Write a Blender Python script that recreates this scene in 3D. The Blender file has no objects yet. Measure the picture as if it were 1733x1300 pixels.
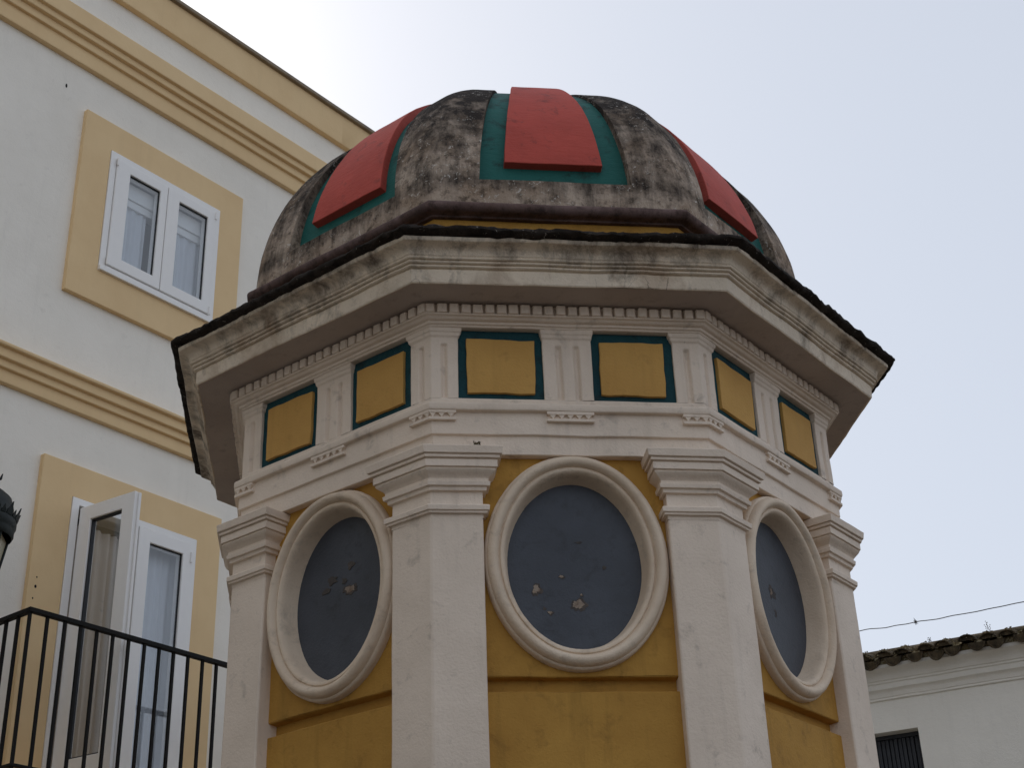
import bpy, math, random
from mathutils import Vector, Matrix, noise

# ------------------------------------------------------------------ camera
random.seed(7)
scene = bpy.context.scene
col = scene.collection
rad = math.radians
S = 1.5                      # one kiosk unit in metres
Z0 = 3.862                   # height of the kiosk unit's zero level (top of the pilaster shafts)
C8 = math.cos(math.pi / 8)
CAM = Vector((-0.9052, -6.7167, 1.6))
YAW, PITCH, ROLL = 0.124925, 0.4888286, -0.0373866
fwd = Vector((math.sin(YAW) * math.cos(PITCH), math.cos(YAW) * math.cos(PITCH), math.sin(PITCH)))
rt = Vector((math.cos(YAW), -math.sin(YAW), 0))
up = rt.cross(fwd)
rt2 = rt * math.cos(ROLL) + up * math.sin(ROLL)
up2 = up * math.cos(ROLL) - rt * math.sin(ROLL)
cd = bpy.data.cameras.new('camera')
cam = bpy.data.objects.new('camera', cd)
col.objects.link(cam)
cd.sensor_fit = 'HORIZONTAL'
cd.sensor_width = 36.0
cd.lens = 2506.9 / 1733 * 36
cd.clip_start = 0.05
cd.clip_end = 3000
cam.matrix_world = Matrix((
    (rt2.x, up2.x, -fwd.x, CAM.x),
    (rt2.y, up2.y, -fwd.y, CAM.y),
    (rt2.z, up2.z, -fwd.z, CAM.z),
    (0, 0, 0, 1)))
scene.camera = cam

# ------------------------------------------------------------------ sky, sun, exposure
SUN_AZ, SUN_EL = -24.0, 38.0            # degrees from +Y towards +X
world = bpy.data.worlds.new('World')
scene.world = world
world.use_nodes = True
wt = world.node_tree
wt.nodes.clear()
wo = wt.nodes.new('ShaderNodeOutputWorld')
bg = wt.nodes.new('ShaderNodeBackground')
sky = wt.nodes.new('ShaderNodeTexSky')
sky.sky_type = 'NISHITA'
sky.sun_disc = False
sky.sun_elevation = rad(SUN_EL)
sky.sun_rotation = rad(SUN_AZ)
sky.altitude = 0
sky.air_density = 1.0
sky.dust_density = 2.6
sky.ozone_density = 1.0
hs = wt.nodes.new('ShaderNodeHueSaturation')
hs.inputs['Saturation'].default_value = 0.8
hs.inputs['Value'].default_value = 0.58
wt.links.new(sky.outputs[0], hs.inputs['Color'])
veil = wt.nodes.new('ShaderNodeMix')            # even high haze over the whole sky
veil.data_type = 'RGBA'
veil.blend_type = 'ADD'
veil.inputs[0].default_value = 1.0
veil.inputs[7].default_value = (7.75, 8.3, 9.3, 1)
wt.links.new(hs.outputs[0], veil.inputs[6])
wt.links.new(veil.outputs[2], bg.inputs[0])
bg.inputs[1].default_value = 0.05
wt.links.new(bg.outputs[0], wo.inputs[0])
sl = bpy.data.lights.new('sun', 'SUN')
sl.energy = 1.4
sl.angle = rad(12)
sl.color = (1.0, 0.95, 0.87)
sun = bpy.data.objects.new('sun', sl)
col.objects.link(sun)
sv = Vector((math.sin(rad(SUN_AZ)) * math.cos(rad(SUN_EL)), math.cos(rad(SUN_AZ)) * math.cos(rad(SUN_EL)), math.sin(rad(SUN_EL))))
sun.rotation_euler = sv.to_track_quat('Z', 'Y').to_euler()
sun.location = (-6, 14, 18)
vs = scene.view_settings
vs.view_transform = 'Standard'
vs.look = 'None'
vs.exposure = 0.42
vs.gamma = 1.0
vs.use_curve_mapping = False


# ------------------------------------------------------------------ materials
def mat_new(name):
    m = bpy.data.materials.new(name)
    m.use_nodes = True
    nt = m.node_tree
    nt.nodes.clear()
    out = nt.nodes.new('ShaderNodeOutputMaterial')
    b = nt.nodes.new('ShaderNodeBsdfPrincipled')
    nt.links.new(b.outputs[0], out.inputs[0])
    return m, nt, b


def pos_node(nt, scale=(1, 1, 1)):
    g = nt.nodes.new('ShaderNodeNewGeometry')
    mp = nt.nodes.new('ShaderNodeMapping')
    mp.inputs['Scale'].default_value = scale
    nt.links.new(g.outputs['Position'], mp.inputs[0])
    return mp.outputs[0]


def noise_node(nt, vec, scale, detail=4, rough=0.55, dist=0.0):
    n = nt.nodes.new('ShaderNodeTexNoise')
    n.inputs['Scale'].default_value = scale
    n.inputs['Detail'].default_value = detail
    n.inputs['Roughness'].default_value = rough
    n.inputs['Distortion'].default_value = dist
    nt.links.new(vec, n.inputs['Vector'])
    return n.outputs['Fac']


def ramp(nt, fac, stops):
    r = nt.nodes.new('ShaderNodeValToRGB')
    e = r.color_ramp.elements
    while len(e) < len(stops):
        e.new(0.5)
    for el, (p, c) in zip(e, stops):
        el.position = p
        el.color = (c, c, c, 1) if isinstance(c, (int, float)) else (*c, 1)
    nt.links.new(fac, r.inputs[0])
    return r.outputs[0]


def mix(nt, fac, a, b, mode='MIX'):
    m = nt.nodes.new('ShaderNodeMix')
    m.data_type = 'RGBA'
    m.blend_type = mode
    for sock, v in ((m.inputs[0], fac), (m.inputs[6], a), (m.inputs[7], b)):
        if isinstance(v, (int, float)):
            sock.default_value = v
        elif isinstance(v, tuple):
            sock.default_value = (*v, 1)
        else:
            nt.links.new(v, sock)
    return m.outputs[2]


def math_node(nt, op, a, b=None, clamp=False):
    m = nt.nodes.new('ShaderNodeMath')
    m.operation = op
    m.use_clamp = clamp
    for i, v in enumerate((a, b)):
        if v is None:
            continue
        if isinstance(v, (int, float)):
            m.inputs[i].default_value = v
        else:
            nt.links.new(v, m.inputs[i])
    return m.outputs[0]


def bump(nt, b, height, dist, strength=1.0, prev=None):
    n = nt.nodes.new('ShaderNodeBump')
    n.inputs['Distance'].default_value = dist
    n.inputs['Strength'].default_value = strength
    nt.links.new(height, n.inputs['Height'])
    if prev is not None:
        nt.links.new(prev, n.inputs['Normal'])
    nt.links.new(n.outputs[0], b.inputs['Normal'])
    return n.outputs[0]


def height_mask(nt, z_lo, z_hi):
    """0 below z_lo, 1 above z_hi (world height): where rain-fed grime has grown"""
    g = nt.nodes.new('ShaderNodeNewGeometry')
    s = nt.nodes.new('ShaderNodeSeparateXYZ')
    nt.links.new(g.outputs['Position'], s.inputs[0])
    m = nt.nodes.new('ShaderNodeMapRange')
    m.inputs['From Min'].default_value = z_lo
    m.inputs['From Max'].default_value = z_hi
    nt.links.new(s.outputs[2], m.inputs['Value'])
    return m.outputs[0]


def paint(name, c, c2=None, rough=0.75, bumpy=0.0025, grime=0.35, grime_col=(0.16, 0.13, 0.11), gthr=0.58, spec=0.25, streak=0.3):
    """brushed limewash / masonry paint with worn and dirty patches"""
    m, nt, b = mat_new(name)
    p = pos_node(nt)
    big = noise_node(nt, p, 2.3, 5, 0.6)
    c2 = c2 or tuple(x * 0.86 for x in c)
    colr = mix(nt, ramp(nt, big, [(0.35, 0.0), (0.7, 1.0)]), c, c2)
    st = noise_node(nt, pos_node(nt, (9, 9, 0.9)), 1.6, 4, 0.6)
    colr = mix(nt, math_node(nt, 'MULTIPLY', ramp(nt, st, [(0.55, 0.0), (0.78, 1.0)]), streak), colr, tuple(x * 0.55 for x in c))
    g = noise_node(nt, p, 11.0, 7, 0.68, 0.3)
    colr = mix(nt, math_node(nt, 'MULTIPLY', ramp(nt, g, [(gthr, 0.0), (gthr + 0.16, 1.0)]), grime), colr, grime_col)
    pit = noise_node(nt, p, 60.0, 3, 0.6)
    colr = mix(nt, math_node(nt, 'MULTIPLY', ramp(nt, pit, [(0.70, 0.0), (0.76, 1.0)]), grime * 0.8), colr, grime_col)
    nt.links.new(colr, b.inputs['Base Color'])
    b.inputs['Roughness'].default_value = rough
    b.inputs['Specular IOR Level'].default_value = spec
    if bumpy:
        h1 = noise_node(nt, pos_node(nt, (1, 1, 1.25)), 13.0, 6, 0.62)
        n1 = bump(nt, b, h1, bumpy * 1.8, 0.7)
        h2 = noise_node(nt, p, 95.0, 3, 0.6)
        bump(nt, b, h2, bumpy * 0.9, 0.8, n1)
    return m


M = {}
WHITE = (0.82, 0.695, 0.575)
M['white'] = paint('kiosk_whitewash', WHITE, (0.71, 0.595, 0.485), bumpy=0.0026, grime=0.42)
M['frame'] = paint('oval_frame_plaster', (0.76, 0.63, 0.49), (0.62, 0.48, 0.35), bumpy=0.003, grime=0.32, gthr=0.55)
M['ochre'] = paint('kiosk_ochre', (0.52, 0.285, 0.06), (0.40, 0.205, 0.04), bumpy=0.003, grime=0.35, grime_col=(0.13, 0.06, 0.015), gthr=0.54, streak=0.65)
M['ochre_panel'] = paint('frieze_ochre', (0.60, 0.345, 0.10), (0.50, 0.275, 0.075), bumpy=0.003, grime=0.3, grime_col=(0.16, 0.08, 0.03), gthr=0.6)
M['teal_frieze'] = paint('frieze_teal', (0.010, 0.062, 0.074), (0.008, 0.045, 0.055), bumpy=0.004, grime=0.7, grime_col=(0.012, 0.022, 0.024), gthr=0.52)
M['blue'] = paint('oval_blue', (0.062, 0.070, 0.088), (0.036, 0.041, 0.052), rough=0.5, bumpy=0.0022, grime=0.7, grime_col=(0.026, 0.028, 0.034), gthr=0.53, spec=0.42, streak=0.5)
M['flake'] = paint('bare_plaster', (0.42, 0.35, 0.28), (0.22, 0.16, 0.12), bumpy=0.006, grime=0.85, gthr=0.46, grime_col=(0.12, 0.075, 0.05))
M['flake_dark_and_shadow'] = paint('dark_plaster_and_edge_shadow', (0.09, 0.075, 0.065), (0.05, 0.045, 0.045), bumpy=0.004, grime=0.5, gthr=0.5)  # dark bare plaster; also the painted shadow edge under light chips


def stained(name, c, z_lo, z_hi, strength):
    """whitewash with mould and rust run-off coming down from the roof edge"""
    m, nt, b = mat_new(name)
    p = pos_node(nt)
    big = noise_node(nt, p, 3.0, 5, 0.6)
    colr = mix(nt, ramp(nt, big, [(0.35, 0.0), (0.7, 1.0)]), c, tuple(x * 0.8 for x in c))
    rust = noise_node(nt, pos_node(nt, (3.2, 3.2, 2.2)), 1.2, 7, 0.68, 0.5)
    colr = mix(nt, math_node(nt, 'MULTIPLY', ramp(nt, rust, [(0.52, 0.0), (0.72, 1.0)]), 0.65), colr, (0.30, 0.185, 0.105))
    mk = height_mask(nt, z_lo, z_hi)
    place = ramp(nt, noise_node(nt, pos_node(nt, (1, 1, 0.15)), 1.7, 3, 0.5), [(0.40, 0.0), (0.66, 1.0)])
    gn = noise_node(nt, pos_node(nt, (2.2, 2.2, 1.2)), 3.4, 9, 0.74, 0.25)
    f = math_node(nt, 'ADD', gn, math_node(nt, 'MULTIPLY', mk, 0.13))
    f = math_node(nt, 'ADD', f, math_node(nt, 'MULTIPLY', place, 0.10))
    f = ramp(nt, f, [(0.59, 0.0), (0.80, 1.0)])
    colr = mix(nt, math_node(nt, 'MULTIPLY', f, strength), colr, (0.075, 0.055, 0.042))
    vr = nt.nodes.new('ShaderNodeTexVoronoi')
    vr.feature = 'DISTANCE_TO_EDGE'
    vr.inputs['Scale'].default_value = 9.0
    dm = nt.nodes.new('ShaderNodeMixRGB')
    dm.inputs[0].default_value = 0.12
    nt.links.new(p, dm.inputs[1])
    nz = nt.nodes.new('ShaderNodeTexNoise')
    nz.inputs['Scale'].default_value = 7.0
    nz.inputs['Detail'].default_value = 5
    nt.links.new(p, nz.inputs['Vector'])
    nt.links.new(nz.outputs['Color'], dm.inputs[2])
    nt.links.new(dm.outputs[0], vr.inputs['Vector'])
    crack = ramp(nt, vr.outputs['Distance'], [(0.0, 1.0), (0.022, 0.0)])
    cm = ramp(nt, noise_node(nt, p, 2.1, 3, 0.5), [(0.54, 0.0), (0.62, 1.0)])
    colr = mix(nt, math_node(nt, 'MULTIPLY', math_node(nt, 'MULTIPLY', crack, cm), 0.75), colr, (0.06, 0.045, 0.035))
    nt.links.new(colr, b.inputs['Base Color'])
    b.inputs['Roughness'].default_value = 0.85
    b.inputs['Specular IOR Level'].default_value = 0.2
    h1 = noise_node(nt, p, 26.0, 6, 0.65)
    n1 = bump(nt, b, h1, 0.008, 0.8)
    bump(nt, b, noise_node(nt, p, 90.0, 4, 0.65), 0.003, 0.8, n1)
    return m


M['cornice'] = stained('cornice_whitewash', (0.82, 0.70, 0.555), Z0 + 0.655 * S, Z0 + 0.745 * S, 0.85)
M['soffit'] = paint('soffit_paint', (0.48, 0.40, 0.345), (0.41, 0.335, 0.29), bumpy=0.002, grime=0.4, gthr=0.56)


ZB = 1.092


def mould(name, base, dark, speck, lo=0.42, hi=0.6, zr=None, speck_thr=0.66, bd=0.012):
    """weathered cement with black lichen and pale specks"""
    m, nt, b = mat_new(name)
    p = pos_node(nt)
    n1 = noise_node(nt, p, 7.5, 9, 0.76, 0.15)
    n2 = noise_node(nt, pos_node(nt, (6.0, 6.0, 0.5)), 2.0, 8, 0.74, 0.1)
    f = math_node(nt, 'ADD', math_node(nt, 'MULTIPLY', n1, 0.45), math_node(nt, 'MULTIPLY', n2, 0.55))
    if zr:
        f = math_node(nt, 'ADD', f, math_node(nt, 'MULTIPLY', math_node(nt, 'SUBTRACT', height_mask(nt, *zr), 0.36), 0.30))
        zb = ZB * S + Z0                                    # mould fed by the water that drips off the painted panels
        bnd = math_node(nt, 'MULTIPLY', height_mask(nt, zb - 0.075, zb - 0.02), math_node(nt, 'SUBTRACT', 1.0, height_mask(nt, zb + 0.01, zb + 0.06)))
        f = math_node(nt, 'ADD', f, math_node(nt, 'MULTIPLY', bnd, 0.085))
    fm = ramp(nt, f, [(lo, 0.0), ((lo + hi) / 2, 0.55), (hi, 1.0)])
    warm = noise_node(nt, p, 6.0, 5, 0.6)
    bc = mix(nt, ramp(nt, warm, [(0.4, 0.0), (0.65, 1.0)]), base, tuple(x * y for x, y in zip(base, (0.62, 0.56, 0.5))))
    colr = mix(nt, fm, bc, dark)
    fine = noise_node(nt, p, 24.0, 6, 0.75)
    colr = mix(nt, math_node(nt, 'MULTIPLY', ramp(nt, fine, [(0.52, 0.0), (0.64, 1.0)]), 0.65), colr, dark)
    sp = noise_node(nt, p, 46.0, 4, 0.7, 0.8)
    spm = math_node(nt, 'MULTIPLY', ramp(nt, sp, [(speck_thr, 0.0), (speck_thr + 0.035, 1.0)]), ramp(nt, noise_node(nt, p, 5.0, 3), [(0.42, 0.0), (0.58, 1.0)]))
    colr = mix(nt, math_node(nt, 'MULTIPLY', spm, 0.8), colr, speck)
    nt.links.new(colr, b.inputs['Base Color'])
    b.inputs['Roughness'].default_value = 0.92
    b.inputs['Specular IOR Level'].default_value = 0.15
    q1 = bump(nt, b, noise_node(nt, p, 16.0, 8, 0.7), bd, 0.9)
    bump(nt, b, noise_node(nt, p, 70.0, 5, 0.7), bd * 0.4, 0.9, q1)
    return m


M['concrete'] = mould('dome_cement', (0.48, 0.385, 0.305), (0.032, 0.025, 0.021), (0.68, 0.64, 0.58), 0.40, 0.61, (Z0 + 1.0 * S, Z0 + 1.72 * S), 0.61)
M['lip'] = mould('roof_edge_mould', (0.07, 0.055, 0.045), (0.016, 0.013, 0.011), (0.34, 0.31, 0.27), 0.32, 0.6, None, 0.63)
M['torus'] = mould('roof_moulding', (0.17, 0.115, 0.105), (0.05, 0.036, 0.034), (0.4, 0.36, 0.33), 0.45, 0.7, None, 0.74, 0.006)


def dome_paint(name, c, dark, thr):
    m, nt, b = mat_new(name)
    p = pos_node(nt)
    n1 = noise_node(nt, p, 4.0, 6, 0.65, 0.3)
    colr = mix(nt, ramp(nt, n1, [(0.35, 0.0), (0.7, 1.0)]), c, tuple(x * 0.78 for x in c))
    hm = height_mask(nt, Z0 + 1.25 * S, Z0 + 1.8 * S)
    n2 = math_node(nt, 'ADD', noise_node(nt, p, 9.0, 8, 0.72, 0.4), math_node(nt, 'MULTIPLY', hm, 0.08))
    colr = mix(nt, math_node(nt, 'MULTIPLY', ramp(nt, n2, [(thr, 0.0), (thr + 0.14, 1.0)]), 0.75), colr, dark)
    nt.links.new(colr, b.inputs['Base Color'])
    b.inputs['Roughness'].default_value = 0.7
    b.inputs['Specular IOR Level'].default_value = 0.25
    q = bump(nt, b, noise_node(nt, pos_node(nt, (1, 1, 3)), 18.0, 6, 0.65), 0.005, 0.8)
    bump(nt, b, noise_node(nt, p, 80.0, 3, 0.6), 0.0015, 0.8, q)
    return m


M['red'] = dome_paint('dome_red', (0.50, 0.078, 0.056), (0.12, 0.035, 0.03), 0.58)
M['teal'] = dome_paint('dome_teal', (0.018, 0.130, 0.112), (0.012, 0.016, 0.016), 0.53)

M['wall_white'] = paint('building_white', (0.90, 0.85, 0.76), (0.85, 0.80, 0.71), rough=0.85, bumpy=0.0022, grime=0.12, gthr=0.60, streak=0.10)
M['band'] = paint('building_ochre', (0.82, 0.60, 0.335), (0.77, 0.55, 0.30), rough=0.8, bumpy=0.0012, grime=0.12, grime_col=(0.25, 0.17, 0.08), gthr=0.66, streak=0.08)
M['coping'] = paint('coping_cement', (0.34, 0.27, 0.19), (0.24, 0.19, 0.13), bumpy=0.004, grime=0.5, gthr=0.5)
M['house_white'] = paint('house_whitewash', (0.83, 0.785, 0.70), (0.79, 0.745, 0.66), rough=0.85, bumpy=0.004, grime=0.10, gthr=0.62, streak=0.12)


def simple(name, c, rough=0.5, metal=0.0, spec=0.4, var=0.1, bd=0.0):
    m, nt, b = mat_new(name)
    n = noise_node(nt, pos_node(nt), 14.0, 4)
    colr = mix(nt, n, tuple(x * (1 - var) for x in c), tuple(min(1, x * (1 + var)) for x in c))
    nt.links.new(colr, b.inputs['Base Color'])
    b.inputs['Roughness'].default_value = rough
    b.inputs['Metallic'].default_value = metal
    b.inputs['Specular IOR Level'].default_value = spec
    if bd:
        bump(nt, b, noise_node(nt, pos_node(nt), 60.0, 4), bd, 0.7)
    return m


M['upvc'] = simple('white_plastic_frame', (0.88, 0.86, 0.83), 0.35, 0, 0.5, 0.03)
M['gasket'] = simple('black_gasket', (0.02, 0.02, 0.022), 0.6)
M['iron'] = simple('black_iron', (0.010, 0.009, 0.008), 0.65, 0.0, 0.18, 0.3, 0.001)
M['lamp_metal'] = simple('dark_green_iron', (0.010, 0.015, 0.013), 0.55, 0.0, 0.3, 0.3, 0.001)
M['lamp_glass'] = simple('frosted_lamp_glass', (0.52, 0.47, 0.33), 0.25, 0, 0.5, 0.08)
M['curtain'] = simple('white_voile', (0.70, 0.71, 0.74), 0.9, 0, 0.1, 0.05)
M['curtain_beige'] = simple('beige_curtain', (0.52, 0.46, 0.40), 0.9, 0, 0.1, 0.08)
M['room'] = simple('room_plaster', (0.42, 0.40, 0.37), 0.9, 0, 0.1, 0.05)
M['room_dark'] = simple('dark_interior', (0.03, 0.03, 0.033), 0.9, 0, 0.1, 0.2)
M['slat'] = simple('dark_shutter_slat', (0.022, 0.024, 0.03), 0.55, 0, 0.4, 0.3)
M['cable'] = simple('cable_rubber', (0.06, 0.055, 0.05), 0.7)
M['weed'] = simple('dry_weed', (0.12, 0.095, 0.055), 0.9, 0, 0.1, 0.3)
M['tile'] = mould('clay_tile_mossy', (0.20, 0.15, 0.09), (0.045, 0.036, 0.024), (0.50, 0.44, 0.30), 0.36, 0.58, None, 0.63, 0.008)
M['moss'] = mould('lichen_crust', (0.27, 0.21, 0.11), (0.06, 0.048, 0.024), (0.62, 0.55, 0.38), 0.45, 0.68, None, 0.52, 0.012)
M['ground'] = paint('plaza_paving', (0.11, 0.09, 0.07), (0.085, 0.07, 0.055), bumpy=0.004, grime=0.4)


def glass_mat():
    m = bpy.data.materials.new('window_glass')
    m.use_nodes = True
    nt = m.node_tree
    nt.nodes.clear()
    out = nt.nodes.new('ShaderNodeOutputMaterial')
    tr = nt.nodes.new('ShaderNodeBsdfTransparent')
    tr.inputs[0].default_value = (0.95, 0.97, 0.985, 1)
    gl = nt.nodes.new('ShaderNodeBsdfGlossy')
    gl.inputs['Roughness'].default_value = 0.01
    lw = nt.nodes.new('ShaderNodeLayerWeight')
    lw.inputs['Blend'].default_value = 0.5
    pw = nt.nodes.new('ShaderNodeMath')
    pw.operation = 'POWER'
    pw.inputs[1].default_value = 4.0
    nt.links.new(lw.outputs['Facing'], pw.inputs[0])
    fr = nt.nodes.new('ShaderNodeMath')
    fr.operation = 'MULTIPLY_ADD'
    fr.inputs[1].default_value = 0.92
    fr.inputs[2].default_value = 0.10
    nt.links.new(pw.outputs[0], fr.inputs[0])
    mx = nt.nodes.new('ShaderNodeMixShader')
    nt.links.new(fr.outputs[0], mx.inputs[0])
    nt.links.new(tr.outputs[0], mx.inputs[1])
    nt.links.new(gl.outputs[0], mx.inputs[2])
    nt.links.new(mx.outputs[0], out.inputs[0])
    return m


M['glass'] = glass_mat()


# ------------------------------------------------------------------ mesh helpers
class MB:
    def __init__(self):
        self.v = []
        self.f = []

    def add(self, vs, fs):
        k = len(self.v)
        self.v += [Vector(a) for a in vs]
        self.f += [tuple(i + k for i in f) for f in fs]

    def box(self, fn, a0, a1, b0, b1, c0, c1):
        p = [fn(a, b, c) for c in (c0, c1) for b in (b0, b1) for a in (a0, a1)]
        self.add(p, [(0, 1, 5, 4), (1, 3, 7, 5), (3, 2, 6, 7), (2, 0, 4, 6), (4, 5, 7, 6), (2, 3, 1, 0)])

    def grid(self, rows, closed_u=False, closed_v=False):
        """rows: list of equal-length point lists"""
        n, k = len(rows), len(rows[0])
        fs = []
        for i in range(n if closed_v else n - 1):
            for j in range(k if closed_u else k - 1):
                a, b_ = i * k + j, i * k + (j + 1) % k
                c, d = ((i + 1) % n) * k + (j + 1) % k, ((i + 1) % n) * k + j
                fs.append((a, b_, c, d))
        self.add([p for r in rows for p in r], fs)

    def tube(self, pts, r, n=6, cap=True):
        pts = [Vector(p) for p in pts]
        rows = []
        for i, p in enumerate(pts):
            t = (pts[min(i + 1, len(pts) - 1)] - pts[max(i - 1, 0)]).normalized()
            a = t.orthogonal().normalized() if i == 0 else (ref - t * ref.dot(t)).normalized()
            ref = a
            b_ = t.cross(a)
            rr = r[i] if isinstance(r, (list, tuple)) else r
            rows.append([p + (a * math.cos(2 * math.pi * k / n) + b_ * math.sin(2 * math.pi * k / n)) * rr for k in range(n)])
        k0 = len(self.v)
        self.grid(rows, closed_u=True)
        if cap:
            self.f.append(tuple(k0 + k for k in range(n))[::-1])
            self.f.append(tuple(k0 + (len(pts) - 1) * n + k for k in range(n)))

    def jitter(self, amp, freq):
        for v in self.v:
            v += noise.noise_vector(v * freq) * amp + noise.noise_vector(v * freq * 4.1 + Vector((7, 3, 1))) * amp * 0.35
        return self

    def build(self, name, mat, parent=None, bevel=0.0, smooth=32, seg=2):
        me = bpy.data.meshes.new(name)
        me.from_pydata([tuple(v) for v in self.v], [], self.f)
        me.update()
        import bmesh
        bm = bmesh.new()
        bm.from_mesh(me)
        bmesh.ops.remove_doubles(bm, verts=bm.verts, dist=1e-5)
        bmesh.ops.recalc_face_normals(bm, faces=bm.faces)
        bm.to_mesh(me)
        bm.free()
        if smooth:
            me.shade_smooth()
            me.set_sharp_from_angle(angle=rad(smooth))
        o = bpy.data.objects.new(name, me)
        me.materials.append(M[mat] if isinstance(mat, str) else mat)
        col.objects.link(o)
        o.parent = parent
        if bevel:
            md = o.modifiers.new('edge', 'BEVEL')
            md.width = bevel
            md.segments = seg
            md.limit_method = 'ANGLE'
            md.angle_limit = rad(35)
        return o


def thing(name, label, cat, group=None, loc=(0, 0, 0)):
    o = bpy.data.objects.new(name, None)
    o.empty_display_size = 0.3
    o.location = loc
    col.objects.link(o)
    o['label'] = label
    o['category'] = cat
    if group:
        o['group'] = group
    return o


def tag(o, label, cat, group=None):
    o['label'] = label
    o['category'] = cat
    if group:
        o['group'] = group
    return o


# ------------------------------------------------------------------ ground
g = MB()
g.grid([[(x, y, 0) for x in (-400, -40, -10, 0, 10, 40, 400)] for y in (-400, -40, -10, 0, 10, 40, 400)])
go = g.build('ground', 'ground')
go['kind'] = 'structure'

# ------------------------------------------------------------------ the kiosk
kiosk = thing('octagonal_kiosk', 'octagonal white and ochre masonry kiosk with oval panels and a red and green ribbed dome', 'kiosk')
DW = 0.884            # wall plane (apothem, kiosk units)
SH = 0.245            # inner edge of a pilaster shaft along the face


def face_dirs(i):
    th = i * math.pi / 4
    return Vector((math.sin(th), -math.cos(th), 0)), Vector((math.cos(th), math.sin(th), 0))


FD = [face_dirs(i) for i in range(8)]


def FP(i, s, d, z):
    n, t = FD[i % 8]
    p = (n * d + t * s) * S
    p.z = Z0 + z * S
    return p


def corner_pt(j, R, z):
    """corner between face j and face j+1"""
    a = (j + 0.5) * math.pi / 4
    return Vector((math.sin(a) * R * S, -math.cos(a) * R * S, Z0 + z * S))


def oct_ring(R, z, nseg):
    h = R * math.sin(math.pi / 8)
    return [FP(i, -h + 2 * h * k / nseg, R * C8, z) for i in range(8) for k in range(nseg)]


def oct_sweep(profile, nseg=10, closed=False):
    m = MB()
    m.grid([oct_ring(R, z, nseg) for R, z in profile], closed_u=True, closed_v=closed)
    return m


# core body below the oval storey and plinth (mostly under the frame)
body = oct_sweep([(0.915, -Z0 / S + 0.001), (0.915, 0.30)], 4)
body.build('core_wall', 'ochre', kiosk)
pl = oct_sweep([(1.10, -Z0 / S + 0.002), (1.10, -2.25), (1.085, -2.22), (1.06, -2.20), (0.93, -2.20)], 8).jitter(0.003, 3)
pl.build('plinth', 'white', kiosk, 0.008)

# wall panels with an elliptical opening, oval frame, painted oval panel
OA, OB, OZ = 0.176, 0.230, -0.106
ring_prof = [(0.068, -0.003), (0.068, 0.010), (0.0665, 0.018), (0.063, 0.023), (0.0605, 0.0235), (0.0595, 0.029), (0.056, 0.037), (0.051, 0.0425),
             (0.045, 0.045), (0.039, 0.0435), (0.034, 0.0385), (0.0310, 0.0325), (0.0295, 0.0265), (0.0275, 0.0265), (0.0255, 0.030), (0.022, 0.0305),
             (0.0175, 0.0285), (0.0135, 0.022), (0.0105, 0.012), (0.0085, 0.0), (0.006, -0.012), (0.003, -0.024), (0.001, -0.033)]
NE = 72
flakes = {0: [(-0.106, -0.172, 0.017, 0.016, 0), (0.004, -0.212, 0.020, 0.016, 0), (-0.072, -0.236, 0.008, 0.006, 0), (-0.038, -0.136, 0.009, 0.005, 0),
              (0.078, -0.112, 0.007, 0.007, 1), (0.012, -0.040, 0.014, 0.004, 1), (0.012, -0.186, 0.004, 0.005, 0), (-0.085, -0.225, 0.006, 0.005, 1)],
          7: [(0.028, -0.090, 0.034, 0.014, 0), (-0.062, -0.073, 0.020, 0.012, 1), (0.006, -0.060, 0.012, 0.010, 1), (0.030, -0.020, 0.018, 0.012, 1),
              (-0.04, -0.045, 0.022, 0.014, 1), (0.008, -0.088, 0.012, 0.009, 1)],
          1: [(-0.118, -0.085, 0.030, 0.030, 1), (-0.140, -0.105, 0.014, 0.016, 0), (-0.010, -0.088, 0.020, 0.026, 1), (-0.012, -0.086, 0.010, 0.013, 0), (-0.105, -0.15, 0.014, 0.026, 1), (0.0, -0.145, 0.008, 0.012, 1)],
          3: [(0.05, -0.1, 0.02, 0.02, 0)], 5: [(-0.06, -0.14, 0.02, 0.02, 0)]}
panels = []
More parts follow.
